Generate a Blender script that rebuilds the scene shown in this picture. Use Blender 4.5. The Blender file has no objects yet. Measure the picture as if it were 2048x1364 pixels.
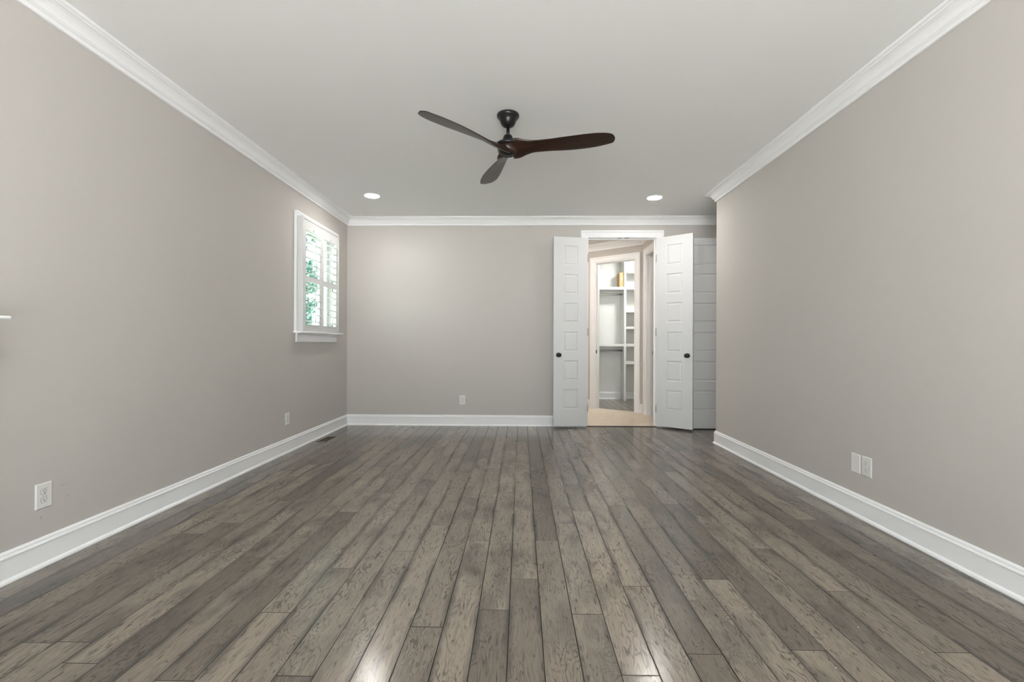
import bpy, math, random
from mathutils import Vector, Matrix
PI = math.pi
random.seed(7)
scene = bpy.context.scene
COL = scene.collection

# ------------------------------------------------------------------ camera
CAM_H = 1.08
cam_d = bpy.data.cameras.new('camera')
cam = bpy.data.objects.new('camera', cam_d); COL.objects.link(cam)
cam_d.sensor_width = 36; cam_d.lens = 926.9/2048*36
cam_d.shift_y = 5.97/2048
cam_d.clip_start = .02; cam_d.clip_end = 300
cam.matrix_world = Matrix.Translation((0, 0, CAM_H)) @ Matrix.Rotation(.02, 4, 'Z') @ Matrix.Rotation(PI/2, 4, 'X') @ Matrix.Rotation(.0032, 4, 'Z')
scene.camera = cam

# ------------------------------------------------------------------ view, world
scene.view_settings.view_transform = 'Standard'
scene.view_settings.look = 'None'
scene.view_settings.gamma = 1
scene.view_settings.use_curve_mapping = False
scene.view_settings.exposure = 0.64
world = bpy.data.worlds.new('sky'); scene.world = world
world.use_nodes = True
bg = world.node_tree.nodes['Background']
bg.inputs[0].default_value = (.86, .95, 1.0, 1); bg.inputs[1].default_value = 3.2

sun_d = bpy.data.lights.new('sun', 'SUN'); sun_d.energy = 95; sun_d.angle = .02; sun_d.color = (1, .98, .96)
sun = bpy.data.objects.new('sun', sun_d); COL.objects.link(sun); sun.rotation_euler = (-.35, .75, 0)

CAN_W = (1.0, .955, .91); CAN_S = 118.0
FILL_S = 80.0
HALL_W = (1.0, .87, .76); HALL_S = 76.0
CLOS_W = (1.0, .98, .94); CLOS_S = 112.0

# ------------------------------------------------------------------ dimensions
XL, XR, YB, YR, ZC = -2.314, 2.1294, 6.106, 5.107, 2.74
Y0 = -2.3            # rear wall behind the camera
XA = 2.95           # far wall of the alcove
WT = .12

# ------------------------------------------------------------------ materials
def new_mat(name):
    m = bpy.data.materials.new(name); m.use_nodes = True
    nt = m.node_tree; b = nt.nodes['Principled BSDF']
    return m, nt, b
def nd(nt, t, **kw):
    n = nt.nodes.new(t)
    for k, v in kw.items(): setattr(n, k, v)
    return n
def math_(nt, op, a, b=None, c=None, clamp=False):
    n = nt.nodes.new('ShaderNodeMath'); n.operation = op; n.use_clamp = clamp
    for i, v in enumerate((a, b, c)):
        if v is None: continue
        if isinstance(v, (int, float)): n.inputs[i].default_value = v
        else: nt.links.new(v, n.inputs[i])
    return n.outputs[0]
def ramp(nt, f, stops):
    r = nt.nodes.new('ShaderNodeValToRGB'); e = r.color_ramp.elements
    while len(e) < len(stops): e.new(.5)
    for i, (p, c) in enumerate(stops):
        e[i].position = p; e[i].color = (c, c, c, 1) if isinstance(c, (int, float)) else (*c, 1)
    nt.links.new(f, r.inputs[0]); return r.outputs[0]
def mixc(nt, f, a, b, mode='MIX'):
    n = nt.nodes.new('ShaderNodeMix'); n.data_type = 'RGBA'; n.blend_type = mode
    for i, v in ((0, f), (6, a), (7, b)):
        if isinstance(v, (int, float)): n.inputs[i].default_value = v
        elif isinstance(v, tuple): n.inputs[i].default_value = (*v, 1)
        else: nt.links.new(v, n.inputs[i])
    return n.outputs[2]
def noise(nt, vec, scale, detail=2, rough=.5, dist=0):
    n = nt.nodes.new('ShaderNodeTexNoise'); n.inputs['Scale'].default_value = scale
    n.inputs['Detail'].default_value = detail; n.inputs['Roughness'].default_value = rough
    n.inputs['Distortion'].default_value = dist
    if vec is not None: nt.links.new(vec, n.inputs['Vector'])
    return n.outputs['Fac']
def bump(nt, b, h, strength, dist):
    n = nt.nodes.new('ShaderNodeBump'); n.inputs['Strength'].default_value = strength
    n.inputs['Distance'].default_value = dist
    nt.links.new(h, n.inputs['Height']); nt.links.new(n.outputs[0], b.inputs['Normal'])

def painted(name, col, rough, var=.015, bs=.08, scale=220):
    m, nt, b = new_mat(name)
    geo = nd(nt, 'ShaderNodeNewGeometry')
    n = noise(nt, geo.outputs['Position'], 1.3, 3)
    c = mixc(nt, n, tuple(x*(1-var) for x in col), tuple(min(1, x*(1+var)) for x in col))
    nt.links.new(c, b.inputs['Base Color']); b.inputs['Roughness'].default_value = rough
    b.inputs['Specular IOR Level'].default_value = .4
    if bs: bump(nt, b, noise(nt, geo.outputs['Position'], scale, 2), bs, .001)
    return m
M = {}
M['wall'] = painted('wall_paint', (.525, .503, .478), .75)
M['ceil'] = painted('ceiling_paint', (.89, .90, .89), .85)
M['trim'] = painted('trim_paint', (.875, .885, .895), .38, .005, .02)
M['closet'] = painted('closet_paint', (.80, .81, .79), .6)
M['plastic'] = painted('white_plastic', (.74,.74,.715), .35, .005, 0)
def add_scuffs(m):
    nt = m.node_tree; b = nt.nodes['Principled BSDF']; src = b.inputs['Base Color'].links[0].from_socket
    geo = nd(nt, 'ShaderNodeNewGeometry'); sp = nd(nt, 'ShaderNodeSeparateXYZ'); nt.links.new(geo.outputs['Position'], sp.inputs[0])
    tot = None
    for y, z, a, h in SCUFFS:
        dy = math_(nt, 'DIVIDE', math_(nt, 'SUBTRACT', sp.outputs[1], y), a); dz = math_(nt, 'DIVIDE', math_(nt, 'SUBTRACT', sp.outputs[2], z), h)
        d = math_(nt, 'SUBTRACT', 1.0, math_(nt, 'ADD', math_(nt, 'MULTIPLY', dy, dy), math_(nt, 'MULTIPLY', dz, dz)), clamp=True)
        tot = d if tot is None else math_(nt, 'ADD', tot, d)
    tot = math_(nt, 'MULTIPLY', tot, math_(nt, 'LESS_THAN', sp.outputs[0], -2.30))
    tot = math_(nt, 'MULTIPLY', tot, math_(nt, 'MULTIPLY', noise(nt, geo.outputs['Position'], 160, 2), .8), clamp=True)
    nt.links.new(mixc(nt, tot, src, (.22, .21, .20)), b.inputs['Base Color'])
SCUFFS = [(2.294, 0.362, .022, .0035), (2.320, 0.298, .018, .0025), (2.19, .235, .006, .010)]
add_scuffs(M['wall'])
def simple(name, col, rough, metal=0, var=.06, scale=30):
    m, nt, b = new_mat(name)
    geo = nd(nt, 'ShaderNodeNewGeometry')
    n = noise(nt, geo.outputs['Position'], scale, 3)
    c = mixc(nt, n, tuple(x*(1-var) for x in col), tuple(min(1, x*(1+var)) for x in col))
    nt.links.new(c, b.inputs['Base Color']); b.inputs['Roughness'].default_value = rough
    b.inputs['Metallic'].default_value = metal
    return m
M['black'] = simple('black_metal', (.012, .012, .013), .3, .3)
M['slot'] = simple('dark_slot', (.05, .045, .04), .7)
M['nickel'] = simple('satin_nickel', (.45, .45, .44), .35, 1)
M['chrome'] = simple('chrome', (.75, .76, .76), .18, 1)
M['bronze'] = simple('bronze_vent', (.075, .060, .042), .45, .4)
M['bronze_light'] = simple('bronze_vent_border', (.22, .19, .15), .4, .4)
M['duct'] = simple('duct_dark', (.02, .016, .012), .9)
M['dark'] = simple('dark_threshold', (.02, .018, .016), .6)
M['kraft'] = simple('kraft_card', (.50, .33, .16), .8, 0, .08, 14)
M['label'] = simple('paper_label', (.85, .84, .82), .6)
M['crumb'] = simple('crumb', (.45, .42, .34), .8)
M['door'] = painted('door_paint', (.71, .72, .725), .36, .005, .02)
M['soot'] = simple('firebox_black', (.015, .015, .015), .9)
M['bounce_ground'] = simple('pale_bounce_ground', (.50, .50, .49), .9, 0, .4, 4)  # kept pale to throw light indoors
M['lawn'] = simple('lawn', (.05, .085, .035), .9, 0, .4, 4)
M['leaf'] = simple('leaves', (.050, .120, .105), .55, 0, .35, 3)
M['bark'] = simple('bark', (.14, .11, .08), .9, 0, .3, 12)

def emitter(name, col, s):
    m, nt, b = new_mat(name)
    b.inputs['Base Color'].default_value = (.8, .8, .8, 1)
    b.inputs['Emission Color'].default_value = (*col, 1); b.inputs['Emission Strength'].default_value = s
    return m
M['can'] = emitter('lamp_diffuser', CAN_W, CAN_S)
M['dome'] = emitter('added_fill_glow', (1, .97, .93), FILL_S)  # glow of the added fill light above the camera
M['can_hall'] = emitter('warm_lamp_diffuser', HALL_W, HALL_S)
M['can_clos'] = emitter('closet_lamp_diffuser', CLOS_W, CLOS_S)

def glass_mat():
    m = bpy.data.materials.new('window_glass'); m.use_nodes = True; nt = m.node_tree
    nt.nodes.clear()
    o = nd(nt, 'ShaderNodeOutputMaterial'); t = nd(nt, 'ShaderNodeBsdfTransparent'); g = nd(nt, 'ShaderNodeBsdfGlossy')
    g.inputs['Roughness'].default_value = .02; t.inputs[0].default_value = (.93, .97, .96, 1)
    mx = nd(nt, 'ShaderNodeMixShader'); fr = nd(nt, 'ShaderNodeLayerWeight')
    fac = math_(nt, 'MULTIPLY_ADD', math_(nt, 'POWER', fr.outputs['Facing'], 5.0), .7, .04)
    nt.links.new(fac, mx.inputs[0]); nt.links.new(t.outputs[0], mx.inputs[1]); nt.links.new(g.outputs[0], mx.inputs[2])
    nt.links.new(mx.outputs[0], o.inputs[0]); return m
M['glass'] = glass_mat()

def floor_mat():
    m, nt, b = new_mat('hickory_planks')
    uv = nd(nt, 'ShaderNodeUVMap'); uv.uv_map = 'plank'
    at = nd(nt, 'ShaderNodeVertexColor'); at.layer_name = 'plank_id'
    geo = nd(nt, 'ShaderNodeNewGeometry')
    s1 = nd(nt, 'ShaderNodeSeparateXYZ'); nt.links.new(uv.outputs[0], s1.inputs[0])
    s2 = nd(nt, 'ShaderNodeSeparateColor'); nt.links.new(at.outputs[0], s2.inputs[0])
    u, v = s1.outputs[0], s1.outputs[1]
    r1, L, r2 = s2.outputs[0], s2.outputs[1], s2.outputs[2]
    sp = nd(nt, 'ShaderNodeSeparateXYZ'); nt.links.new(geo.outputs['Position'], sp.inputs[0])
    x, y = sp.outputs[0], sp.outputs[1]
    def vec(sx, sy, k):
        c = nd(nt, 'ShaderNodeCombineXYZ')
        nt.links.new(math_(nt, 'MULTIPLY', x, sx), c.inputs[0])
        nt.links.new(math_(nt, 'MULTIPLY', y, sy), c.inputs[1])
        nt.links.new(math_(nt, 'MULTIPLY_ADD', r1, 53.0, k), c.inputs[2])
        return c.outputs[0]
    # plank tone
    base = ramp(nt, r2, [(0, FL[0]), (.35, FL[1]), (.7, FL[2]), (1, FL[3])])
    # contour grain (cathedral figure)
    n1 = noise(nt, vec(9, 2.0, 0), 1.0, 3.0, .55, .5)
    band = math_(nt, 'FRACT', math_(nt, 'MULTIPLY', n1, 21.0))
    line = ramp(nt, band, [(0, 1), (.13, .25), (.30, 0), (.84, 0), (1, 1)])
    gate = ramp(nt, noise(nt, vec(10, 3.0, 9), 1.0, 2), [(.42, 0.15), (.62, 1)])
    line = math_(nt, 'MULTIPLY', line, gate)
    # pores and short dark dashes
    p1 = ramp(nt, noise(nt, vec(260, 14, 3), 1.0, 3, .6), [(.50, 0), (.72, 1)])
    p2 = ramp(nt, noise(nt, vec(95, 15, 5), 1.0, 2.5, .6, .6), [(.60, 0), (.70, 1)])
    # smoky stain patches
    st = ramp(nt, noise(nt, vec(5.5, 2.4, 21), 1.0, 2.5, .55, .3), [(.50, 0), (.74, 1)])
    # wide tone drift
    dr = noise(nt, vec(16, 1.4, 33), 1.0, 3)
    # darkened edges
    e = math_(nt, 'MINIMUM', u, math_(nt, 'SUBTRACT', .125, u))
    edge_n = ramp(nt, noise(nt, vec(2, 2.6, 41), 1.0, 2), [(.44, 0), (.66, 1)])
    edge = math_(nt, 'MULTIPLY', ramp(nt, math_(nt, 'MULTIPLY', e, 40.0), [(0, 1), (.25, .8), (1, 0)]), edge_n)
    ve = math_(nt, 'MINIMUM', v, math_(nt, 'SUBTRACT', math_(nt, 'MULTIPLY', L, 4.0), v))
    gapd = math_(nt, 'MINIMUM', e, ve)
    gap = ramp(nt, math_(nt, 'MULTIPLY', gapd, 200.0), [(0, 1), (.30, 1), (.62, 0)])
    lip = ramp(nt, math_(nt, 'MULTIPLY', gapd, 200.0), [(.62, 0), (.75, 1), (1, 0)])
    c = mixc(nt, math_(nt, 'MULTIPLY', math_(nt, 'SUBTRACT', dr, .3), 1.1, clamp=True), base, FL[4])
    c = mixc(nt, math_(nt, 'MULTIPLY', st, .62), c, FL[5])
    c = mixc(nt, math_(nt, 'MULTIPLY', edge, .85), c, FL[5])
    c = mixc(nt, math_(nt, 'MULTIPLY', line, .78), c, FL[6])
    c = mixc(nt, math_(nt, 'MULTIPLY', p1, .48), c, FL[6])
    c = mixc(nt, math_(nt, 'MULTIPLY', p2, .78), c, FL[6])
    c = mixc(nt, math_(nt, 'MULTIPLY', lip, .14), c, (.34, .30, .25))
    c = mixc(nt, math_(nt, 'MULTIPLY', gap, .85), c, (.012, .012, .011))
    nt.links.new(c, b.inputs['Base Color'])
    ro = math_(nt, 'MULTIPLY_ADD', noise(nt, vec(30, 6, 60), 1.0, 2), .06, .15)
    ro = math_(nt, 'ADD', ro, math_(nt, 'MULTIPLY', gap, .4))
    nt.links.new(ro, b.inputs['Roughness'])
    b.inputs['IOR'].default_value = 1.5
    nt.links.new(math_(nt, 'MULTIPLY_ADD', gap, -.48, .5), b.inputs['Specular IOR Level'])
    b.inputs['Coat Weight'].default_value = .0
    h = math_(nt, 'SUBTRACT', math_(nt, 'MULTIPLY', noise(nt, vec(14, 3, 70), 1.0, 2), .8), math_(nt, 'MULTIPLY', gap, .15))
    h = math_(nt, 'SUBTRACT', h, math_(nt, 'MULTIPLY', line, .15))
    h = math_(nt, 'SUBTRACT', h, math_(nt, 'MULTIPLY', p2, .12))
    bump(nt, b, h, .35, .0004)
    return m
FL = [(.128, .110, .090), (.198, .168, .137), (.238, .203, .164), (.282, .240, .194),
      (.160, .143, .122), (.050, .050, .048), (.055, .048, .042)]
M['floor'] = floor_mat()

def tile_mat():
    m, nt, b = new_mat('travertine_tile')
    geo = nd(nt, 'ShaderNodeNewGeometry')
    mp = nd(nt, 'ShaderNodeMapping'); mp.inputs['Rotation'].default_value = (0, 0, -.66)
    nt.links.new(geo.outputs['Position'], mp.inputs[0])
    br = nd(nt, 'ShaderNodeTexBrick'); br.offset = 0.0
    nt.links.new(mp.outputs[0], br.inputs[0])
    br.inputs['Color1'].default_value = (.60, .52, .41, 1); br.inputs['Color2'].default_value = (.64, .56, .45, 1)
    br.inputs['Mortar'].default_value = (.50, .41, .30, 1)
    br.inputs['Scale'].default_value = 1; br.inputs['Brick Width'].default_value = .45; br.inputs['Row Height'].default_value = .45
    br.inputs['Mortar Size'].default_value = .004
    n = ramp(nt, noise(nt, mp.outputs[0], 5, 5, .6, 1.5), [(.3, .85), (.7, 1.08)])
    c = mixc(nt, 1.0, br.outputs['Color'], n, 'MULTIPLY')
    nt.links.new(c, b.inputs['Base Color']); b.inputs['Roughness'].default_value = .35
    return m
M['tile'] = tile_mat()

def blade_mat():
    m, nt, b = new_mat('walnut_blade')
    tc = nd(nt, 'ShaderNodeTexCoord')
    mp = nd(nt, 'ShaderNodeMapping'); mp.inputs['Scale'].default_value = (3, 40, 40)
    nt.links.new(tc.outputs['Object'], mp.inputs[0])
    n = noise(nt, mp.outputs[0], 1.0, 4, .6, .6)
    c = ramp(nt, n, [(.3, (.010, .005, .003)), (.55, (.026, .011, .006)), (.75, (.055, .024, .012))])
    nt.links.new(c, b.inputs['Base Color']); b.inputs['Roughness'].default_value = .33
    return m
M['blade'] = blade_mat()

# ------------------------------------------------------------------ mesh helpers
class MB:
    def __init__(s): s.v = []; s.f = []; s.sm = []
    def add(s, vs, fs, smooth=False):
        o = len(s.v); s.v += [tuple(p) for p in vs]
        for f in fs: s.f.append(tuple(i+o for i in f)); s.sm.append(smooth)
    def box(s, x0, x1, y0, y1, z0, z1, bev=0):
        x0, x1 = min(x0, x1), max(x0, x1); y0, y1 = min(y0, y1), max(y0, y1); z0, z1 = min(z0, z1), max(z0, z1)
        if not bev:
            s.add([(x0,y0,z0),(x1,y0,z0),(x1,y1,z0),(x0,y1,z0),(x0,y0,z1),(x1,y0,z1),(x1,y1,z1),(x0,y1,z1)],
                  [(0,3,2,1),(4,5,6,7),(0,1,5,4),(1,2,6,5),(2,3,7,6),(3,0,4,7)])
            return
        b = min(bev, (x1-x0)/2.01, (y1-y0)/2.01, (z1-z0)/2.01)
        X, Y, Z = (x0, x1), (y0, y1), (z0, z1)
        vs = []; idx = {}
        for i in (0, 1):
            for j in (0, 1):
                for k in (0, 1):
                    di, dj, dk = (b, -b)[i], (b, -b)[j], (b, -b)[k]
                    idx[i,j,k,'x'] = len(vs); vs.append((X[i], Y[j]+dj, Z[k]+dk))
                    idx[i,j,k,'y'] = len(vs); vs.append((X[i]+di, Y[j], Z[k]+dk))
                    idx[i,j,k,'z'] = len(vs); vs.append((X[i]+di, Y[j]+dj, Z[k]))
        fs = []
        for i in (0, 1):
            fs.append([idx[i,0,0,'x'], idx[i,1,0,'x'], idx[i,1,1,'x'], idx[i,0,1,'x']])
            fs.append([idx[0,i,0,'y'], idx[1,i,0,'y'], idx[1,i,1,'y'], idx[0,i,1,'y']])
            fs.append([idx[0,0,i,'z'], idx[1,0,i,'z'], idx[1,1,i,'z'], idx[0,1,i,'z']])
        for a in (0, 1):
            for c in (0, 1):
                fs.append([idx[a,c,0,'x'], idx[a,c,0,'y'], idx[a,c,1,'y'], idx[a,c,1,'x']])
                fs.append([idx[a,0,c,'x'], idx[a,0,c,'z'], idx[a,1,c,'z'], idx[a,1,c,'x']])
                fs.append([idx[0,a,c,'y'], idx[0,a,c,'z'], idx[1,a,c,'z'], idx[1,a,c,'y']])
                for d in (0, 1): fs.append([idx[a,c,d,'x'], idx[a,c,d,'y'], idx[a,c,d,'z']])
        s.add(vs, fs)
    def lathe(s, prof, c=(0,0,0), axis='z', n=40, smooth=True):
        vs = []; fs = []
        for r, h in prof:
            for i in range(n):
                a = 2*PI*i/n; p, q = r*math.cos(a), r*math.sin(a)
                vs.append({'z': (p, q, h), 'y': (p, h, q), 'x': (h, p, q)}[axis])
        vs = [(a+c[0], b+c[1], d+c[2]) for a, b, d in vs]
        for k in range(len(prof)-1):
            for i in range(n):
                j = (i+1) % n
                fs.append((k*n+i, k*n+j, (k+1)*n+j, (k+1)*n+i))
        fs.append(tuple(range(n))); fs.append(tuple((len(prof)-1)*n+i for i in range(n)))
        s.add(vs, fs[:-2], smooth); s.add(vs[:n], [tuple(range(n))]); s.add(vs[-n:], [tuple(range(n))])
    def extrude(s, rings, smooth=False, caps=True):
        n = len(rings[0]); vs = [p for r in rings for p in r]; fs = []
        for k in range(len(rings)-1):
            for i in range(n):
                j = (i+1) % n; fs.append((k*n+i, k*n+j, (k+1)*n+j, (k+1)*n+i))
        s.add(vs, fs, smooth)
        if caps: s.add(rings[0], [tuple(range(n))]); s.add(rings[-1], [tuple(range(n))])
    def build(s, name, mat, parent=None, fix=True):
        me = bpy.data.meshes.new(name); me.from_pydata(s.v, [], s.f); me.update()
        me.polygons.foreach_set('use_smooth', s.sm)
        me.materials.append(mat)
        if fix:
            import bmesh
            bm = bmesh.new(); bm.from_mesh(me)
            bmesh.ops.remove_doubles(bm, verts=bm.verts, dist=1e-6)
            bmesh.ops.recalc_face_normals(bm, faces=bm.faces); bm.to_mesh(me); bm.free()
        o = bpy.data.objects.new(name, me); COL.objects.link(o)
        if parent: o.parent = parent
        return o
def struct(o, label=None, cat=None):
    o['kind'] = 'structure'
    if label: o['label'] = label
    if cat: o['category'] = cat
    return o
def tag(o, label, cat, group=None):
    o['label'] = label; o['category'] = cat
    if group: o['group'] = group
    return o
def thing(name, label, cat, loc=(0,0,0), rz=0, group=None):
    o = bpy.data.objects.new(name, None); COL.objects.link(o); o.empty_display_size = .1
    o.location = loc; o.rotation_euler = (0, 0, rz)
    return tag(o, label, cat, group)

def wall(name, org, d, length, z0, z1, n_away, th, mat, holes=(), label=None, cat='wall'):
    """slab from org along d; its room face lies on org, thickness grows along n_away"""
    us = sorted({0, length, *[h[0] for h in holes], *[h[1] for h in holes]})
    zs = sorted({z0, z1, *[h[2] for h in holes], *[h[3] for h in holes]})
    D = Vector(d).normalized(); N = Vector(n_away).normalized(); O = Vector(org)
    def solid(i, j):
        if i < 0 or j < 0 or i >= len(us)-1 or j >= len(zs)-1: return False
        cu, cz = (us[i]+us[i+1])/2, (zs[j]+zs[j+1])/2
        return not any(h[0] < cu < h[1] and h[2] < cz < h[3] for h in holes)
    def P(u, z, t): p = O + D*u[0] + N*t if isinstance(u, tuple) else O + D*u + N*t; return (p.x, p.y, z)
    mb = MB()
    for i in range(len(us)-1):
        for j in range(len(zs)-1):
            if not solid(i, j): continue
            a, b, c, e = us[i], us[i+1], zs[j], zs[j+1]
            mb.add([P(a,c,0),P(b,c,0),P(b,e,0),P(a,e,0)], [(0,1,2,3)])
            mb.add([P(a,c,th),P(b,c,th),P(b,e,th),P(a,e,th)], [(3,2,1,0)])
            if not solid(i-1, j): mb.add([P(a,c,0),P(a,c,th),P(a,e,th),P(a,e,0)], [(0,1,2,3)])
            if not solid(i+1, j): mb.add([P(b,c,0),P(b,c,th),P(b,e,th),P(b,e,0)], [(0,1,2,3)])
            if not solid(i, j-1): mb.add([P(a,c,0),P(b,c,0),P(b,c,th),P(a,c,th)], [(0,1,2,3)])
            if not solid(i, j+1): mb.add([P(a,e,0),P(b,e,0),P(b,e,th),P(a,e,th)], [(0,1,2,3)])
    return struct(mb.build(name, mat), label, None)

def molding(mb, p0, p1, n, prof, m0, m1, z=0):
    """prof = [(out, z)]; m0/m1: + shortens (inside corner), - lengthens (outside corner)"""
    P0, P1, N = Vector((*p0, 0)), Vector((*p1, 0)), Vector((*n, 0)).normalized()
    D = (P1-P0).normalized(); rings = []
    for P, s, m in ((P0, 1, m0), (P1, -1, m1)):
        rings.append([tuple(P + N*o + D*(s*m*o) + Vector((0, 0, z+h))) for o, h in prof])
    mb.extrude(rings)
def casing(mb, path, n, prof, side=1):
    """path of 3D points in a wall plane, n wall normal towards the viewer; prof = [(a across, b out)]"""
    pts = [Vector(p) for p in path]; N = Vector(n).normalized(); k = len(pts); rings = []
    dirs = [(pts[i+1]-pts[i]).normalized() for i in range(k-1)]
    sides = [N.cross(d)*side for d in dirs]
    for i in range(k):
        if i == 0: A = sides[0]
        elif i == k-1: A = sides[-1]
        else:
            A = (sides[i-1]+sides[i]); A = A/(A.dot(sides[i]))
        rings.append([tuple(pts[i]+A*a+N*b) for a, b in prof])
    mb.extrude(rings)

BASE = [(0,0),(.026,0),(.026,.007),(.023,.014),(.018,.019),(.015,.021),(.015,.108),(.019,.111),(.019,.117),(.013,.120),(.011,.127),(.012,.131),(.008,.138),(.003,.141),(0,.141)]
CROWN = [(0,-.100),(.013,-.100),(.016,-.096),(.016,-.080),(.013,-.077),(.021,-.073),(.025,-.070),(.025,-.066),(.029,-.064),
         (.033,-.054),(.041,-.042),(.053,-.031),(.067,-.024),(.078,-.021),(.080,-.016),(.088,-.014),(.094,-.010),(.096,0),(0,0)]
CASE = [(0,0),(0,.011),(.003,.014),(.012,.015),(.016,.012),(.020,.015),(.064,.018),(.068,.023),(.074,.026),(.090,.026),(.093,.023),(.093,0)]

# ------------------------------------------------------------------ floor
PW, PX0 = .125, -.5445
KNOWN = {-14:[3.4],-13:[2.85,3.56],-12:[2.39,3.88],-11:[2.59,4.09,5.58],-10:[2.75],-9:[1.64,3.14,4.62],-7:[2.31,3.8],-6:[2.55,4.03],
 -5:[2.95,4.44,5.01],-4:[1.84,3.33],-3:[2.21,3.7],-2:[1.49,2.98,4.45],-1:[2.4,3.67,5.16],0:[2.75],1:[1.76,3.25],2:[2.54,4.03],
 3:[1.88,3.38],4:[2.13,3.63],5:[2.55,4.04,5.53],6:[2.8],7:[1.52,3.01],8:[2.08,3.58],9:[1.63,3.12,4.4],10:[2.74,4.22],11:[3.64],
 12:[1.66,3.16],13:[2.95],14:[2.48],15:[2.06],16:[1.66,3.16],17:[2.47],18:[2.9],19:[2.55],20:[3.35]}
TONE = {(-1, 2.4): .6}
def planks(name, x0, x1, y0, y1, z=0):
    rnd = random.Random(11)
    vs, fs, uvs, cols = [], [], [], []
    for c in range(int(math.floor((x0-PX0)/PW)), int(math.ceil((x1-PX0)/PW))):
        a, b = max(x0, PX0+c*PW), min(x1, PX0+(c+1)*PW)
        if b-a < 1e-4: continue
        j = sorted(KNOWN.get(c, [rnd.uniform(1.5, 3)]))
        while j[0] > y0: j.insert(0, j[0]-(1.49 if rnd.random() < .75 else rnd.uniform(.5, 1.2)))
        while j[-1] < y1: j.append(j[-1]+(1.49 if rnd.random() < .75 else rnd.uniform(.5, 1.2)))
        for s, e in zip(j[:-1], j[1:]):
            r1, r2 = rnd.random(), rnd.random()
            ya, yb_ = max(s, y0), min(e, y1)
            if yb_-ya < 1e-4: continue
            o = len(vs); vs += [(a,ya,z),(b,ya,z),(b,yb_,z),(a,yb_,z)]; fs.append((o,o+1,o+2,o+3))
            for (px, py) in ((a,ya),(b,ya),(b,yb_),(a,yb_)): uvs.append((px-(PX0+c*PW), py-s)); cols.append((r1, (e-s)/4, r2, 1))
    me = bpy.data.meshes.new(name); me.from_pydata(vs, [], fs)
    ul = me.uv_layers.new(name='plank'); ca = me.color_attributes.new('plank_id', 'FLOAT_COLOR', 'CORNER')
    ul = me.uv_layers['plank']; ca = me.color_attributes['plank_id']
    for i, (t, c) in enumerate(zip(uvs, cols)): ul.data[i].uv = t; ca.data[i].color = c
    me.materials.append(M['floor'])
    o = bpy.data.objects.new(name, me); COL.objects.link(o); return struct(o)
planks('floor', XL, XA, Y0, YB+.006)
planks('floor_closet', .80, XA+.0, 7.25, 9.19)

# ------------------------------------------------------------------ walls and ceiling
wall('wall_left', (XL, Y0-WT, 0), (0,1,0), YB+WT-Y0+WT, 0, ZC, (-1,0,0), WT, M['wall'], [(4.75-Y0+WT, 5.62-Y0+WT, 1.215, 2.37)])
OX0, OX1, OZ = .852, 1.782, 2.495
wall('wall_back', (XL, YB, 0), (1,0,0), XA-XL, 0, ZC, (0,1,0), WT, M['wall'], [(OX0-XL, OX1-XL, 0, OZ)])
wall('wall_right', (XR, Y0-WT, 0), (0,1,0), YR-Y0+WT, 0, ZC, (1,0,0), WT, M['wall'])
wall('wall_right_return', (XR+WT, YR, 0), (1,0,0), XA-XR-WT, 0, ZC, (0,-1,0), WT, M['wall'])
wall('wall_alcove', (XA, YR-WT, 0), (0,1,0), 9.31-YR+WT, 0, ZC, (1,0,0), WT, M['wall'])
wall('wall_rear', (XL, Y0, 0), (1,0,0), XR-XL, 0, ZC, (0,-1,0), WT, M['wall'], [(1.0, 3.75, .05, 2.5)])  # unseen window opening, added and sized to let light in from behind
mb = MB(); mb.box(XL-WT, XA+WT, Y0-WT, YB+WT, ZC, ZC+.1); struct(mb.build('ceiling', M['ceil']))

# hall beyond the double doors, the small room to its right, the closet behind
CX, CY = 1.905, 7.29
AD = Vector((-.79, .613, 0)).normalized(); AN = Vector((AD.y, -AD.x, 0))      # AN points away from the camera
if AN.y < 0: AN = -AN
HX = 1.90
wall('wall_hall_right', (HX, YB+WT, 0), (0,1,0), CY-YB-WT, 0, ZC, (1,0,0), WT, M['wall'], [(.16, 7.085-YB-WT, 0, 2.45)])
wall('wall_hall_angled', (CX, CY, 0), AD, 1.55, 0, ZC, AN, WT, M['wall'], [(.128, .848, 0, 2.45)])
e = Vector((CX, CY, 0))+AD*1.55
wall('wall_hall_back', (e.x, e.y, 0), (-1,0,0), e.x+.7, 0, ZC, (0,1,0), WT, M['wall'])
wall('wall_hall_left', (-.7, YB+WT, 0), (0,1,0), e.y+WT-YB-WT, 0, ZC, (-1,0,0), WT, M['wall'])
wall('wall_closet_front', (HX+WT+.0, 7.42, 0), (1,0,0), XA-HX-WT, 0, ZC, (0,-1,0), WT, M['closet'])
wall('wall_closet_back', (.68, 9.19, 0), (1,0,0), XA-.68, 0, ZC, (0,1,0), WT, M['closet'])
wall('wall_closet_left', (.80, e.y+.02, 0), (0,1,0), 9.19-e.y-.02, 0, ZC, (-1,0,0), WT, M['closet'])
mb = MB(); mb.box(-.82, XA+WT, YB+WT, 9.31, ZC, ZC+.1); struct(mb.build('ceiling_hall', M['ceil']))
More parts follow.
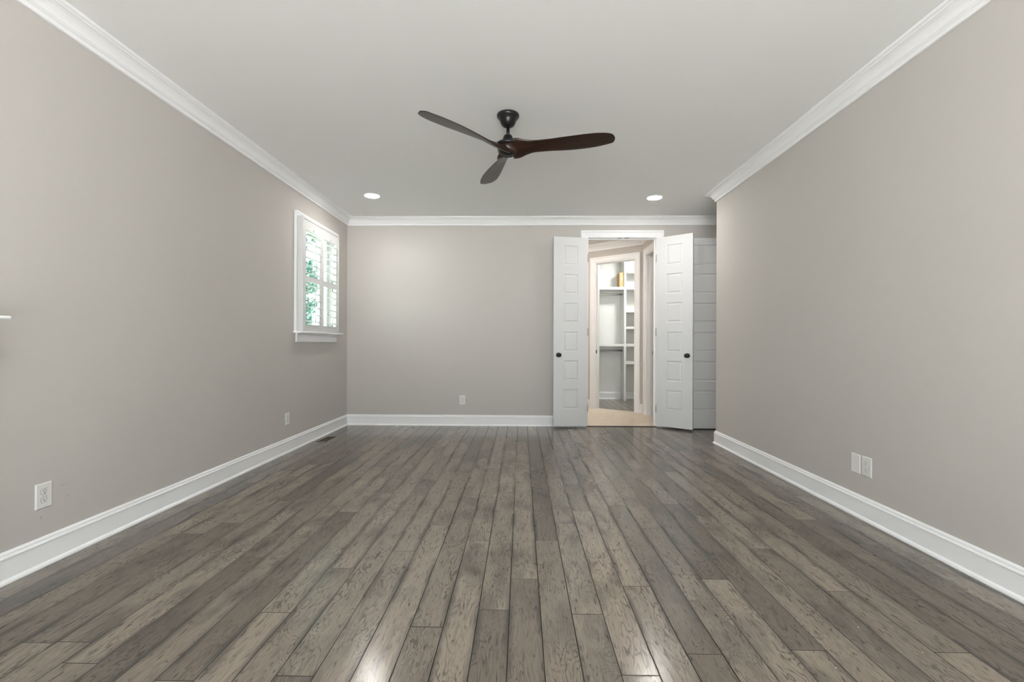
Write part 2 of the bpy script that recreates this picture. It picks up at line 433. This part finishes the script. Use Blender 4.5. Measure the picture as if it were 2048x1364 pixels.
# tile floor of the hall
q0 = Vector((CX, CY, 0))+AN*.06; q1 = q0+AD*1.6
mb = MB(); zt = .004
poly = [(-.7, YB+.012), (HX+WT/2+.02, YB+.012), (HX+WT/2+.02, q0.y-.02), (q1.x, q1.y), (q1.x-.05, e.y+.03), (-.7, e.y+.03)]
mb.extrude([[(x, y, -.02) for x, y in poly], [(x, y, zt) for x, y in poly]])
struct(mb.build('floor_hall', M['tile']))
mb = MB(); mb.box(HX+WT/2, XA, YB+WT, 7.30, -.02, .003); struct(mb.build('floor_side_room', M['tile']))
mb = MB(); mb.extrude([[(x, YB-.022, 0), (x, YB-.018, .006), (x, YB+.010, .009), (x, YB+.014, 0)] for x in (OX0+.0, OX1)])
struct(mb.build('trim_1', M['dark']), 'dark threshold strip on the floor of the double doorway')

# ------------------------------------------------------------------ baseboards and crown
def trimline(name, segs, prof, z=0, mat=None):
    mb = MB()
    for s in segs: molding(mb, *s[:3], prof, s[3], s[4], z)
    return struct(mb.build(name, mat or M['trim']))
trimline('baseboard_left', [((XL, Y0), (XL, YB), (1,0), 1, 1)], BASE)
trimline('baseboard_back', [((XL, YB), (OX0-.078, YB), (0,-1), 1, 0), ((OX1+.078, YB), (XA, YB), (0,-1), 0, 1)], BASE)
trimline('baseboard_right', [((XR, Y0), (XR, YR), (-1,0), 1, -1), ((XR, YR), (XA, YR), (0,1), -1, 1)], BASE)
trimline('baseboard_alcove', [((XA, YR), (XA, YB), (-1,0), 1, 1)], BASE)
trimline('trim_2', [((XL, Y0), (XL, YB), (1,0), 1, 1)], CROWN, ZC)
trimline('trim_3', [((XL, YB), (XA, YB), (0,-1), 1, 1)], CROWN, ZC)
trimline('trim_4', [((XR, Y0), (XR, YR), (-1,0), 1, -1), ((XR, YR), (XA, YR), (0,1), -1, 1)], CROWN, ZC)
trimline('trim_5', [((XA, YR), (XA, YB), (-1,0), 1, 1)], CROWN, ZC)
K = .49
def ap(u): p = Vector((CX, CY, 0))+AD*u; return (p.x, p.y)
an = (-AN.x, -AN.y)
trimline('trim_6', [((HX, YB+WT), ap(0), (-1,0), 1, K), (ap(0), ap(1.55), an, K, K), (ap(1.55), (-.7, e.y), (0,-1), K, 1)], CROWN, ZC)
trimline('baseboard_hall', [(ap(0), ap(.045), an, K, 0), (ap(.935), ap(1.55), an, 0, K), (ap(1.55), (-.7, e.y), (0,-1), K, 1)], BASE, zt)
trimline('baseboard_closet', [((.80, 9.19), (1.957, 9.19), (0,-1), 1, 0), ((2.0, 9.19), (XA, 9.19), (0,-1), 0, 1)], BASE)

# ------------------------------------------------------------------ door casings and jambs
mb = MB()
casing(mb, [(.868, YB, 0), (.868, YB, 2.478), (1.766, YB, 2.478), (1.766, YB, 0)], (0,-1,0), CASE, 1)
fr = mb.build('trim_7', M['trim']); struct(fr, 'white casing and jamb around the double doorway')
mb = MB()
for x0, x1 in ((OX0, .872), (1.762, OX1)): mb.box(x0, x1, YB-.004, YB+WT+.004, 0, OZ)
mb.box(.872, 1.762, YB-.004, YB+WT+.004, 2.475, OZ)
mb.box(.872, .884, YB+.045, YB+.08, 0, 2.475); mb.box(1.750, 1.762, YB+.045, YB+.08, 0, 2.475); mb.box(.884, 1.750, YB+.045, YB+.08, 2.463, 2.475)
j = mb.build('door_jamb', M['trim'], fr)
for x in (1.257, 1.352):
    mb = MB(); mb.box(x, x+.056, YB+.004, YB+.026, 2.4722, 2.4752, .001); mb.build('strike_plate', M['black'], fr)
mb = MB()
A0, A1 = .132, .844
def a3(u, z, t=0): p = Vector((CX, CY, 0))+AD*u+AN*t; return (p.x, p.y, z)
casing(mb, [a3(A0, zt), a3(A0, 2.443), a3(A1, 2.443), a3(A1, zt)], -AN, [(a*.93, b) for a, b in CASE], -1)
fr2 = mb.build('trim_8', M['trim']); struct(fr2)
mb = MB()
for u0, u1, za, zb in ((.128, .146, 0, 2.45), (.830, .848, 0, 2.45), (.146, .830, 2.432, 2.45)):
    r = [[a3(u, zz, t) for (t, zz) in ((-.004, za), (WT+.004, za), (WT+.004, zb), (-.004, zb))] for u in (u0, u1)]
    mb.extrude(r)
for u0, u1, za, zb in ((.146, .157, 0, 2.432), (.819, .830, 0, 2.432), (.157, .819, 2.421, 2.432)):
    mb.extrude([[a3(u, zz, t) for (t, zz) in ((.04, za), (.075, za), (.075, zb), (.04, zb))] for u in (u0, u1)])
mb.build('door_jamb', M['trim'], fr2)
mb = MB(); mb.extrude([[a3(u, zz, t) for (t, zz) in ((.004, .925), (.034, .925), (.034, .985), (.004, .985))] for u in (.8275, .8305)])
mb.build('strike_plate', M['black'], fr2)
mb = MB()
casing(mb, [(HX, 7.085, zt), (HX, 7.085, 2.443), (HX, YB+WT+.16, 2.443), (HX, YB+WT+.16, zt)], (-1,0,0), CASE, 1)
fr3 = mb.build('trim_9', M['trim']); struct(fr3)
mb = MB(); ya, yb_ = YB+WT+.16, 7.085
mb.box(HX-.004, HX+WT+.004, yb_-.018, yb_, 0, 2.45); mb.box(HX-.004, HX+WT+.004, ya, ya+.018, 0, 2.45); mb.box(HX-.004, HX+WT+.004, ya, yb_, 2.432, 2.45)
mb.box(HX+.045, HX+.08, yb_-.03, yb_-.018, 0, 2.432); mb.box(HX+.045, HX+.08, ya+.018, ya+.03, 0, 2.432); mb.box(HX+.045, HX+.08, ya+.018, yb_-.018, 2.42, 2.432)
mb.build('door_jamb', M['trim'], fr3)
mb = MB(); mb.box(HX+.086, HX+.108, yb_-.0215, yb_-.0175, .93, .985); mb.build('strike_plate', M['nickel'], fr3)

# ------------------------------------------------------------------ panel doors
def door_leaf(name, w, h, t, stile, zpan, z0, loc, rz, knob_x, label):
    mb = MB(); g = .012; d = .008
    def face(y, s):
        xs = [0, stile, w-stile, w]; zs = [z0]
        for a, b in zpan: zs += [a, b]
        zs.append(z0+h)
        for j in range(len(zs)-1):
            for i in range(3):
                a, b, c, e = xs[i], xs[i+1], zs[j], zs[j+1]
                if i == 1 and j % 2 == 1:
                    q = [(a,c),(b,c),(b,e),(a,e)]
                    lv = [(0, 0), (g*.35, d*.35), (g*.7, d), (g*1.5, d), (g*2.3, d*.35), (g*2.6, d*.3)]
                    rr = [[(qx+(1 if qx == a else -1)*o, y+s*k, qz+(1 if qz == c else -1)*o) for qx, qz in q] for o, k in lv]
                    for m_ in range(len(rr)-1):
                        for k in range(4):
                            n = (k+1) % 4; mb.add([rr[m_][k], rr[m_][n], rr[m_+1][n], rr[m_+1][k]], [(0,1,2,3)])
                    mb.add(rr[-1], [(0,1,2,3)])
                else: mb.add([(a,y,c),(b,y,c),(b,y,e),(a,y,e)], [(0,1,2,3)])
        return xs, zs
    xs, zs = face(0, 1); face(t, -1)
    for j in range(len(zs)-1):
        for x in (0, w): mb.add([(x,0,zs[j]),(x,t,zs[j]),(x,t,zs[j+1]),(x,0,zs[j+1])], [(0,1,2,3)])
    for i in range(3):
        for z in (z0, z0+h): mb.add([(xs[i],0,z),(xs[i+1],0,z),(xs[i+1],t,z),(xs[i],t,z)], [(0,1,2,3)])
    o = mb.build(name, M['door']); o.location = loc; o.rotation_euler = (0, 0, rz)
    struct(o, label)
    if knob_x is not None:
        for s in (-1, 1):
            y = 0 if s < 0 else t
            mb = MB()
            mb.lathe([(.030, 0), (.030, s*.005), (.026, s*.010), (.013, s*.012), (.010, s*.018), (.010, s*.030), (.016, s*.034), (.025, s*.040),
                      (.0275, s*.050), (.026, s*.058), (.020, s*.063), (.010, s*.066), (.001, s*.067)], (knob_x, y, .942), 'y', 32)
            mb.build('door_knob', M['black'], o)
    return o
def pan(z0, z1, n=6, top=.0, rail=.113):
    pass
PZ = [(.242, .498), (.611, .870), (.985, 1.240), (1.360, 1.614), (1.728, 1.984), (2.096, 2.354)]
RL = math.atan2(.091, .438); RR = math.atan2(-.278, .366)
dl = door_leaf('door_1', .455, 2.437, .035, .130, PZ, .025, (.4165, 5.9555, 0), RL, .062, 'left white six-panel leaf of the open double doors')
dr = door_leaf('door_2', .460, 2.437, .035, .130, PZ, .025, (1.752, 6.050, 0), RR, .398, 'right white six-panel leaf of the open double doors')
d3 = door_leaf('door_3', .78, 2.425, .035, .105, PZ, .012, (2.015, 5.945, 0), 0, None, 'white panelled door standing open against the back wall behind the right double door leaf')
# hinges of the double doors
for leaf, hx in ((dl, .455), (dr, 0.0)):
    for z in (.25, 1.24, 2.2):
        mb = MB(); mb.lathe([(.004, z-.05), (.0065, z-.048), (.0065, z+.048), (.004, z+.05)], (hx+(.004 if hx else -.004), .0, 0), 'z', 12)
        mb.build('hinge', M['nickel'], leaf)

# ------------------------------------------------------------------ window with plantation shutters (left wall)
mb = MB()
casing(mb, [(XL, 4.745, 1.205), (XL, 4.745, 2.368), (XL, 5.680, 2.368), (XL, 5.680, 1.205)], (1,0,0), [(a*.80, b) for a, b in CASE], 1)
win = mb.build('window_1', M['trim']); struct(win, 'window with white casing in the left wall')
mb = MB(); mb.box(XL-WT, XL+.082, 4.655, 5.775, 1.187, 1.207, .004); mb.build('window_sill', M['trim'], win)
mb = MB()
mb.extrude([[(XL+o, y, 1.093+z) for o, z in ((0,0),(.010,0),(.013,.004),(.016,.02),(.016,.07),(.022,.08),(.022,.094),(0,.094))] for y in (4.703, 5.728)])
mb.build('window_apron', M['trim'], win)
mb = MB()
for a, b, c, d in ((4.75, 4.79, 1.215, 2.37), (5.58, 5.62, 1.215, 2.37), (4.79, 5.58, 1.215, 1.265), (4.79, 5.58, 2.325, 2.37)): mb.box(XL-.10, XL-.055, a, b, c, d)
mb.box(XL-.095, XL-.06, 4.79, 5.58, 1.775, 1.81); mb.build('window_sash', M['trim'], win)
mb = MB(); mb.box(XL-.082, XL-.078, 4.785, 5.585, 1.26, 2.33); mb.build('window_pane', M['glass'], win)
# shutter frame standing off the casing
SX0, SX1 = XL+.012, XL+.078
mb = MB()
mb.box(SX0, SX1, 4.703, 4.728, 1.207, 2.392, .002); mb.box(SX0, SX1, 5.617, 5.642, 1.207, 2.392, .002); mb.box(SX0, SX1, 4.728, 5.617, 2.372, 2.392, .002)
mb.build('shutter_frame', M['door'], win)
def shutter(ya, yb_, label, hinge_y, sgn):
    t = thing('plantation_shutter', label, 'shutter', (XL+.062, (ya+yb_)/2, 1.208), 0, 'plantation shutter panels in the left window')
    T = t.location
    def P(mbx, name, mat): 
        mbx.v = [(a-T.x, b-T.y, c-T.z) for a, b, c in mbx.v]
        return mbx.build(name, mat, t)
    x0, x1 = XL+.046, XL+.074
    for a, b in ((ya, ya+.050), (yb_-.050, yb_)):
        m_ = MB(); m_.box(x0, x1, a, b, 1.211, 2.369, .003); P(m_, 'stile', M['door'])
    for za, zb in ((1.211, 1.278), (1.730, 1.787), (2.262, 2.369)):
        m_ = MB(); m_.box(x0+.001, x1-.001, ya+.0495, yb_-.0495, za, zb); P(m_, 'rail', M['door'])
    for zlo, zhi in ((1.278, 1.730), (1.787, 2.262)):
        n = 6; sp = (zhi-zlo)/n; lv = MB()
        for k in range(n):
            zc = zlo+sp*(k+.5); ring = []
            for q in range(20):
                a = 2*PI*q/20; p, r = .042*math.cos(a), .0052*math.sin(a); ti = math.radians(LOUV)
                ring.append((p*math.cos(ti)+r*math.sin(ti), -p*math.sin(ti)+r*math.cos(ti)))
            lv.extrude([[(XL+.055+p, y, zc+r) for p, r in ring] for y in (ya+.0505, yb_-.0505)], True)
        P(lv, 'louvers', M['door'])
        m_ = MB(); cy = (ya+yb_)/2
        m_.box(XL+.097, XL+.106, cy-.006, cy+.006, zlo+.022, zhi-.045, .002); P(m_, 'tilt_rod', M['door'])
    for z in (1.30, 2.24):
        m_ = MB(); m_.lathe([(.003, z-.032), (.0045, z-.03), (.0045, z+.03), (.003, z+.032)], (x1+.002, hinge_y, 0), 'z', 12); P(m_, 'hinge', M['plastic'])
    m_ = MB(); m_.box(x1, x1+.004, (ya+yb_)/2-.002, (ya+yb_)/2+.002, 2.272, 2.296); P(m_, 'rod_catch', M['nickel'])
    return t
LOUV = 12
shutter(4.7295, 5.159, 'white louvered shutter panel, the one nearer the camera in the left window', 4.7295, 1)
shutter(5.161, 5.6155, 'white louvered shutter panel, the one nearer the back corner in the left window', 5.6155, -1)

# ------------------------------------------------------------------ wall plates
def plate(name, label, cat, loc, rz, group, duplex=True):
    """local frame: x across, -y out of the wall"""
    t = thing(name, label, cat, loc, rz, group)
    w, h = .039, .0605
    mb = MB()
    rr = []
    for k, (o, d) in enumerate(((0, 0), (0, .002), (.002, .0048), (.005, .006))):
        rr.append([(-w+o, -d, -h+o), (w-o, -d, -h+o), (w-o, -d, h-o), (-w+o, -d, h-o)])
    mb.extrude(rr); mb.build('cover_plate', M['plastic'], t)
    if duplex:
        for s in (-1, 1):
            cz = s*.0195; ring = []
            for q in range(28):
                a = 2*PI*q/28; ring.append((max(-.0165, min(.0165, .0175*math.cos(a))), max(-.0135, min(.0135, .0165*math.sin(a)))))
            gm = MB(); gm.extrude([[(x*1.07, -.0058, cz+z*1.08) for x, z in ring], [(x*1.07, -.0062, cz+z*1.08) for x, z in ring]]); gm.build('socket_gap', M['slot'], t)
            mb = MB(); mb.extrude([[(x, -.0055, cz+z) for x, z in ring], [(x, -.0085, cz+z) for x, z in ring]])
            r = mb.build('receptacle', M['plastic'], t)
            mb = MB()
            mb.box(-.0075, -.0053, -.0089, -.0083, cz-.001, cz+.0075); mb.box(.0053, .0075, -.0089, -.0083, cz, cz+.0065)
            mb.lathe([(.0026, -.0083), (.0026, -.0089)], (0, 0, cz-.007), 'y', 12); mb.build('slots', M['slot'], r)
        mb = MB(); mb.lathe([(.003, -.0058), (.003, -.0072), (.002, -.0078)], (0, 0, 0), 'y', 12); mb.build('screw', M['plastic'], t)
    else:
        for z in (-.042, .042):
            mb = MB(); mb.lathe([(.003, -.0058), (.003, -.007), (.002, -.0076)], (0, 0, z), 'y', 12); mb.build('screw', M['plastic'], t)
    return t
G = 'white duplex outlets low on the walls'
plate('wall_outlet', 'white duplex outlet low on the left wall, nearest the camera, beside small scuffs', 'outlet', (XL, 2.200, .339), PI/2, G)
plate('wall_outlet', 'white duplex outlet low on the left wall below the shuttered window', 'outlet', (XL, 4.539, .333), PI/2, G)
plate('wall_outlet', 'white duplex outlet low on the back wall, left of the double doors', 'outlet', (-.777, YB, .337), 0, G)
plate('wall_outlet', 'white duplex outlet low on the right wall beside a blank plate', 'outlet', (XR, 2.893, .331), -PI/2, G)
plate('blank_wall_plate', 'blank white wall plate low on the right wall, left of the outlet', 'wall plate', (XR, 2.988, .330), -PI/2, None, False)

# ------------------------------------------------------------------ floor vent
t = thing('floor_vent', 'rectangular brown metal heating vent in the floor by the left wall', 'vent', (-2.178, 5.175, 0))
mb = MB()
W2, L2 = .064, .145
rr = [[(-W2+o, -L2+o, z), (W2-o, -L2+o, z), (W2-o, L2-o, z), (-W2+o, L2-o, z)] for o, z in ((0, 0), (.002, .004), (.014, .005), (.016, .0025))]
mb.extrude(rr, caps=False); mb.build('vent_frame', M['bronze_light'], t)
mb = MB(); mb.box(-W2+.014, W2-.014, -L2+.014, L2-.014, .0004, .0012); mb.build('duct_opening', M['duct'], t)
mb = MB()
for k in range(22):
    y = -L2+.02+k*(2*L2-.04)/21
    mb.box(-W2+.015, W2-.015, y-.0018, y+.0018, .001, .0038)
mb.box(-.003, .003, -L2+.015, L2-.015, .001, .004); mb.build('vent_slats', M['bronze'], t)

# ------------------------------------------------------------------ recessed ceiling lights
def can(loc, label, mat='can', r=.078, group='recessed lights in the bedroom ceiling'):
    t = thing('recessed_light', label, 'ceiling light', loc, 0, group)
    mb = MB()
    n = 40; prof = [(r, 0), (r+.018, 0), (r+.017, -.003), (r+.004, -.006), (r, -.005)]
    rings = [[(q*math.cos(2*PI*i/n), q*math.sin(2*PI*i/n), z) for i in range(n)] for q, z in prof]; rings.append(rings[0])
    mb.extrude(rings, True, False); mb.build('trim_ring', M['trim'], t)
    mb = MB(); mb.lathe([(r, -.001), (r, -.004)], (0,0,0), 'z', 40, False); mb.build('diffuser', M[mat], t)
    return t
can((-1.68, 5.17, ZC), 'lit round recessed light near the shuttered window corner')
can((1.50, 5.27, ZC), 'lit round recessed light in front of the double doors')
can((2.45, 6.75, ZC), 'lit round recessed light in the small room right of the hall', 'can_hall', .05, None)

def dome(loc, label, mat, k=1.0):
    t = thing('flush_ceiling_lamp', label, 'ceiling light', loc)
    mb = MB(); mb.lathe([(.20*k, 0), (.20*k, -.02), (.185*k, -.028)], n=40); mb.build('lamp_base', M['nickel'], t)
    mb = MB(); mb.lathe([(r*k, z*k) for r, z in ((.183, -.026/k), (.175, -.055), (.15, -.085), (.11, -.108), (.06, -.121), (.001, -.125))], n=40)
    mb.build('glass_shade', M[mat], t)
dome((-.2, .15, ZC), 'added dome fill light above the camera, in place of a bounce flash', 'dome')  # unseen fill added in place of a bounce flash, not a room fixture
dome((.35, 7.0, ZC), 'round glass dome lamp on the hall ceiling beyond the double doors', 'can_hall', .75)
dome((2.2, 8.2, ZC), 'round glass dome lamp on the closet ceiling', 'can_clos', .7)
# ------------------------------------------------------------------ ceiling fan
FX, FY = -.101, 3.3505
fan = thing('ceiling_fan', 'three-blade ceiling fan with dark walnut propeller blades and black canopy', 'ceiling fan', (FX, FY, ZC))
mb = MB()
mb.lathe([(.074, 0), (.080, -.004), (.081, -.016), (.078, -.024), (.066, -.034), (.058, -.052), (.051, -.070), (.043, -.082), (.030, -.089), (.016, -.092)], n=48)
mb.build('canopy', M['black'], fan)
mb = MB(); mb.lathe([(.0115, -.085), (.0115, -.175)], n=20); mb.build('downrod', M['black'], fan)
mb = MB(); mb.lathe([(.014, -.148), (.026, -.152), (.033, -.162), (.037, -.180), (.044, -.198), (.062, -.210), (.086, -.216), (.090, -.228), (.080, -.236)], n=48)
mb.build('motor_housing', M['black'], fan)
mb = MB(); mb.lathe([(.052, -.212), (.066, -.222), (.074, -.240), (.074, -.262), (.068, -.280), (.054, -.290), (.001, -.292)], n=48)
mb.build('hub', M['blade'], fan)
mb = MB(); mb.lathe([(.044, -.284), (.044, -.294), (.040, -.297), (.036, -.293), (.030, -.292), (.026, -.296), (.002, -.298)], n=40)
mb.build('hub_cap', M['black'], fan)
def lerp(t, pts):
    for (a, va), (b, vb) in zip(pts[:-1], pts[1:]):
        if t <= b:
            s = (t-a)/(b-a); s = s*s*(3-2*s) if False else s
            return va+(vb-va)*s
    return pts[-1][1]
def smooth_curve(pts, t):
    # Catmull-Rom through (r, value)
    for i in range(len(pts)-1):
        if t <= pts[i+1][0] or i == len(pts)-2:
            p0 = pts[max(i-1, 0)][1]; p1 = pts[i][1]; p2 = pts[i+1][1]; p3 = pts[min(i+2, len(pts)-1)][1]
            s = (t-pts[i][0])/(pts[i+1][0]-pts[i][0])
            return .5*((2*p1)+(-p0+p2)*s+(2*p0-5*p1+4*p2-p3)*s*s+(-p0+3*p1-3*p2+p3)*s**3)
CH = [(.03, .160), (.08, .162), (.13, .130), (.19, .108), (.30, .122), (.42, .146), (.54, .158), (.64, .152), (.70, .130), (.735, .106), (.750, .070), (.7565, .012)]
PT = [(.03, 34), (.10, 32), (.18, 26), (.30, 18), (.45, 14), (.60, 12), (.76, 11)]
OF = [(.03, .0), (.13, -.006), (.25, .004), (.45, .014), (.60, .014), (.70, .014), (.76, .022)]
TH = [(.03, .046), (.12, .034), (.22, .020), (.40, .012), (.76, .006)]
ZO = [(.03, -.252), (.12, -.252), (.25, -.252), (.5, -.252), (.76, -.250)]
def blade(ang):
    mb = MB(); rings = []
    N = 44
    for k in range(N+1):
        r = .03+(.7565-.03)*(1-(1-k/N)**1.35)
        c = max(.006, smooth_curve(CH, r)); pt = math.radians(smooth_curve(PT, r)); of = smooth_curve(OF, r); th = min(smooth_curve(TH, r), c*.6); zo = smooth_curve(ZO, r)
        ring = []
        for q in range(24):
            a = 2*PI*q/24; y = c/2*math.cos(a); z = th/2*math.sin(a)
            z += -.05*(y*y)/max(c, .05)           # slight camber
            y2 = (y)*math.cos(pt)+z*math.sin(pt); z2 = -y*math.sin(pt)+z*math.cos(pt)
            ring.append((r, of+y2, zo+z2))
        rings.append(ring)
    mb.extrude(rings, True)
    o = mb.build('blade', M['blade'], fan); o.rotation_euler = (0, 0, ang)
    return o
for k in range(3): blade(3.9312+k*2*PI/3)

# ------------------------------------------------------------------ closet shelving and box
DY = 8.873       # front line of the shelving
t = thing('closet_shelving', 'white built-in closet shelving with hanging rods, seen through the doorway', 'shelving', (1.957, DY, 0))
def cp(name, x0, x1, y0, y1, z0, z1, mat='closet', bev=.0015):
    m_ = MB(); m_.box(x0-1.957, x1-1.957, y0-DY, y1-DY, z0, z1, bev); return m_.build(name, M[mat], t)
cp('divider', 1.957, 1.998, DY, 9.19, 0, ZC)
for za, zb in ((2.125, 2.176), (1.040, 1.093)): cp('shelf', .80, 1.957, DY+.004, 9.19, za, zb)
for za, zb in ((2.440, 2.48), (2.125, 2.176), (1.689, 1.731), (1.371, 1.421), (1.040, 1.093), (.700, .758)): cp('shelf', 1.998, XA, DY+.004, 9.19, za, zb)
for z in (2.046, .960):
    m_ = MB(); m_.lathe([(.0165, .80-1.957), (.0165, -.001)], (0, .13, z), 'x', 20); r = m_.build('hanging_rod', M['chrome'], t)
    m_ = MB(); m_.lathe([(.028, -.012), (.028, -.001)], (0, .13, z), 'x', 20); m_.build('rod_socket', M['chrome'], r)
bx = thing('cardboard_box', 'tall brown cardboard box with a small white label on the top closet shelf', 'box', (1.905, 9.0, 2.1765))
mb = MB(); mb.box(-.031, .049, -.095, .135, 0, .276, .002); mb.build('carton', M['kraft'], bx)
mb = MB(); mb.box(-.002, .016, -.0962, -.095, .135, .152); mb.box(.002, .019, -.0962, -.095, .158, .178); mb.build('shipping_label', M['label'], bx)

for k, (x, y) in enumerate([(1.702, 2.308), (1.291, 1.797), (1.412, 1.656), (1.056, 1.571), (0.943, 1.885), (0.887, 2.086)]):
    rd = random.Random(k); mb = MB(); q = .0021
    mb.lathe([(q*.4, 0), (q, .001), (q*.8, .0025), (q*.2, .0035)], (0, 0, 0), 'z', 6, False)
    mb.v = [(a*rd.uniform(.6, 1.3), b*rd.uniform(.6, 1.3), c) for a, b, c in mb.v]
    o = mb.build('floor_crumb', M['crumb']); o.location = (x, y, .0002)
    tag(o, 'tiny pale crumb lying on the brown floorboards on the right side of the room', 'crumb', 'tiny crumbs on the floor')
# ------------------------------------------------------------------ fireplace mantel (its end reaches into the frame)
t = thing('fireplace_mantel', 'end of a white mantel shelf on the left wall at the picture edge', 'mantel', (XL, .95, 0))
def fp(name, x0, x1, y0, y1, z0, z1, mat='trim', bev=.003):
    m_ = MB(); m_.box(x0, x1, y0, y1, z0, z1, bev); return m_.build(name, M[mat], t)
fp('mantel_shelf', .0005, .210, -.925, .925, 1.174, 1.189, 'trim', .005)
fp('shelf_moulding', .0005, .185, -.895, .895, 1.160, 1.174)
fp('frieze', .0005, .12, -.82, .82, .92, 1.160)
fp('pilaster', .0005, .10, -.82, -.60, 0, .92); fp('pilaster', .0005, .10, .60, .82, 0, .92)
fp('firebox', .0005, .03, -.60, .60, 0, .92, 'soot')

# ------------------------------------------------------------------ outside the window
mb = MB(); mb.box(-60, 60, -60, -1.0, -.5, -.42); o = mb.build('bounce_patio', M['bounce_ground']); struct(o)  # unseen pale ground added to bounce sunlight up to the ceiling
mb = MB(); mb.box(-60, 60, -1.0, 80, -.5, -.42); o = mb.build('ground', M['lawn']); struct(o)
def tree(x, y, h, r, label, seed):
    rd = random.Random(seed)
    t = thing('tree', label, 'tree', (x, y, -.42), 0, 'trees outside the window')
    mb = MB(); rings = []
    for k in range(9):
        z = h*.75*k/8; q = .12*(1-.6*k/8)
        rings.append([(q*math.cos(a*PI/5)+.05*math.sin(k), q*math.sin(a*PI/5)+.05*math.cos(k*1.3), z) for a in range(10)])
    mb.extrude(rings, True); mb.build('trunk', M['bark'], t)
    mb = MB(); cl = []
    for _ in range(26):
        a, b, c = rd.uniform(0, 2*PI), rd.uniform(-.9, 1), rd.random()**.4
        cl.append((r*c*math.cos(a)*math.sqrt(1-b*b*.8), r*c*math.sin(a)*math.sqrt(1-b*b*.8), h*.62+b*h*.36, r*rd.uniform(.22, .4)))
    for _ in range(3000):
        cx, cy, cz, cr = rd.choice(cl)
        d = Vector((rd.gauss(0, 1), rd.gauss(0, 1), rd.gauss(0, 1))).normalized()*cr*rd.random()**.4
        p = Vector((cx, cy, cz))+d
        n = Vector((rd.gauss(0, 1), rd.gauss(0, 1), rd.gauss(0, 1))).normalized(); u = n.orthogonal().normalized(); v = n.cross(u); s = rd.uniform(.05, .10)
        mb.add([p-u*s*1.6, p-v*s*.7, p+u*s*1.6, p+v*s*.7], [(0,1,2,3)])
    mb.build('foliage', M['leaf'], t, fix=False)
tree(-8.3, 17.0, 6.6, 1.15, 'leafy green tree outside, seen through the nearer shutter panel', 3)
tree(-6.6, 13.2, 2.9, .55, 'low leafy bush outside, seen through the lower louvers of the nearer shutter panel', 5)
tree(-11.6, 21.5, 6.6, 1.5, 'pale leafy tree outside, farthest of those seen through the louvers', 8)
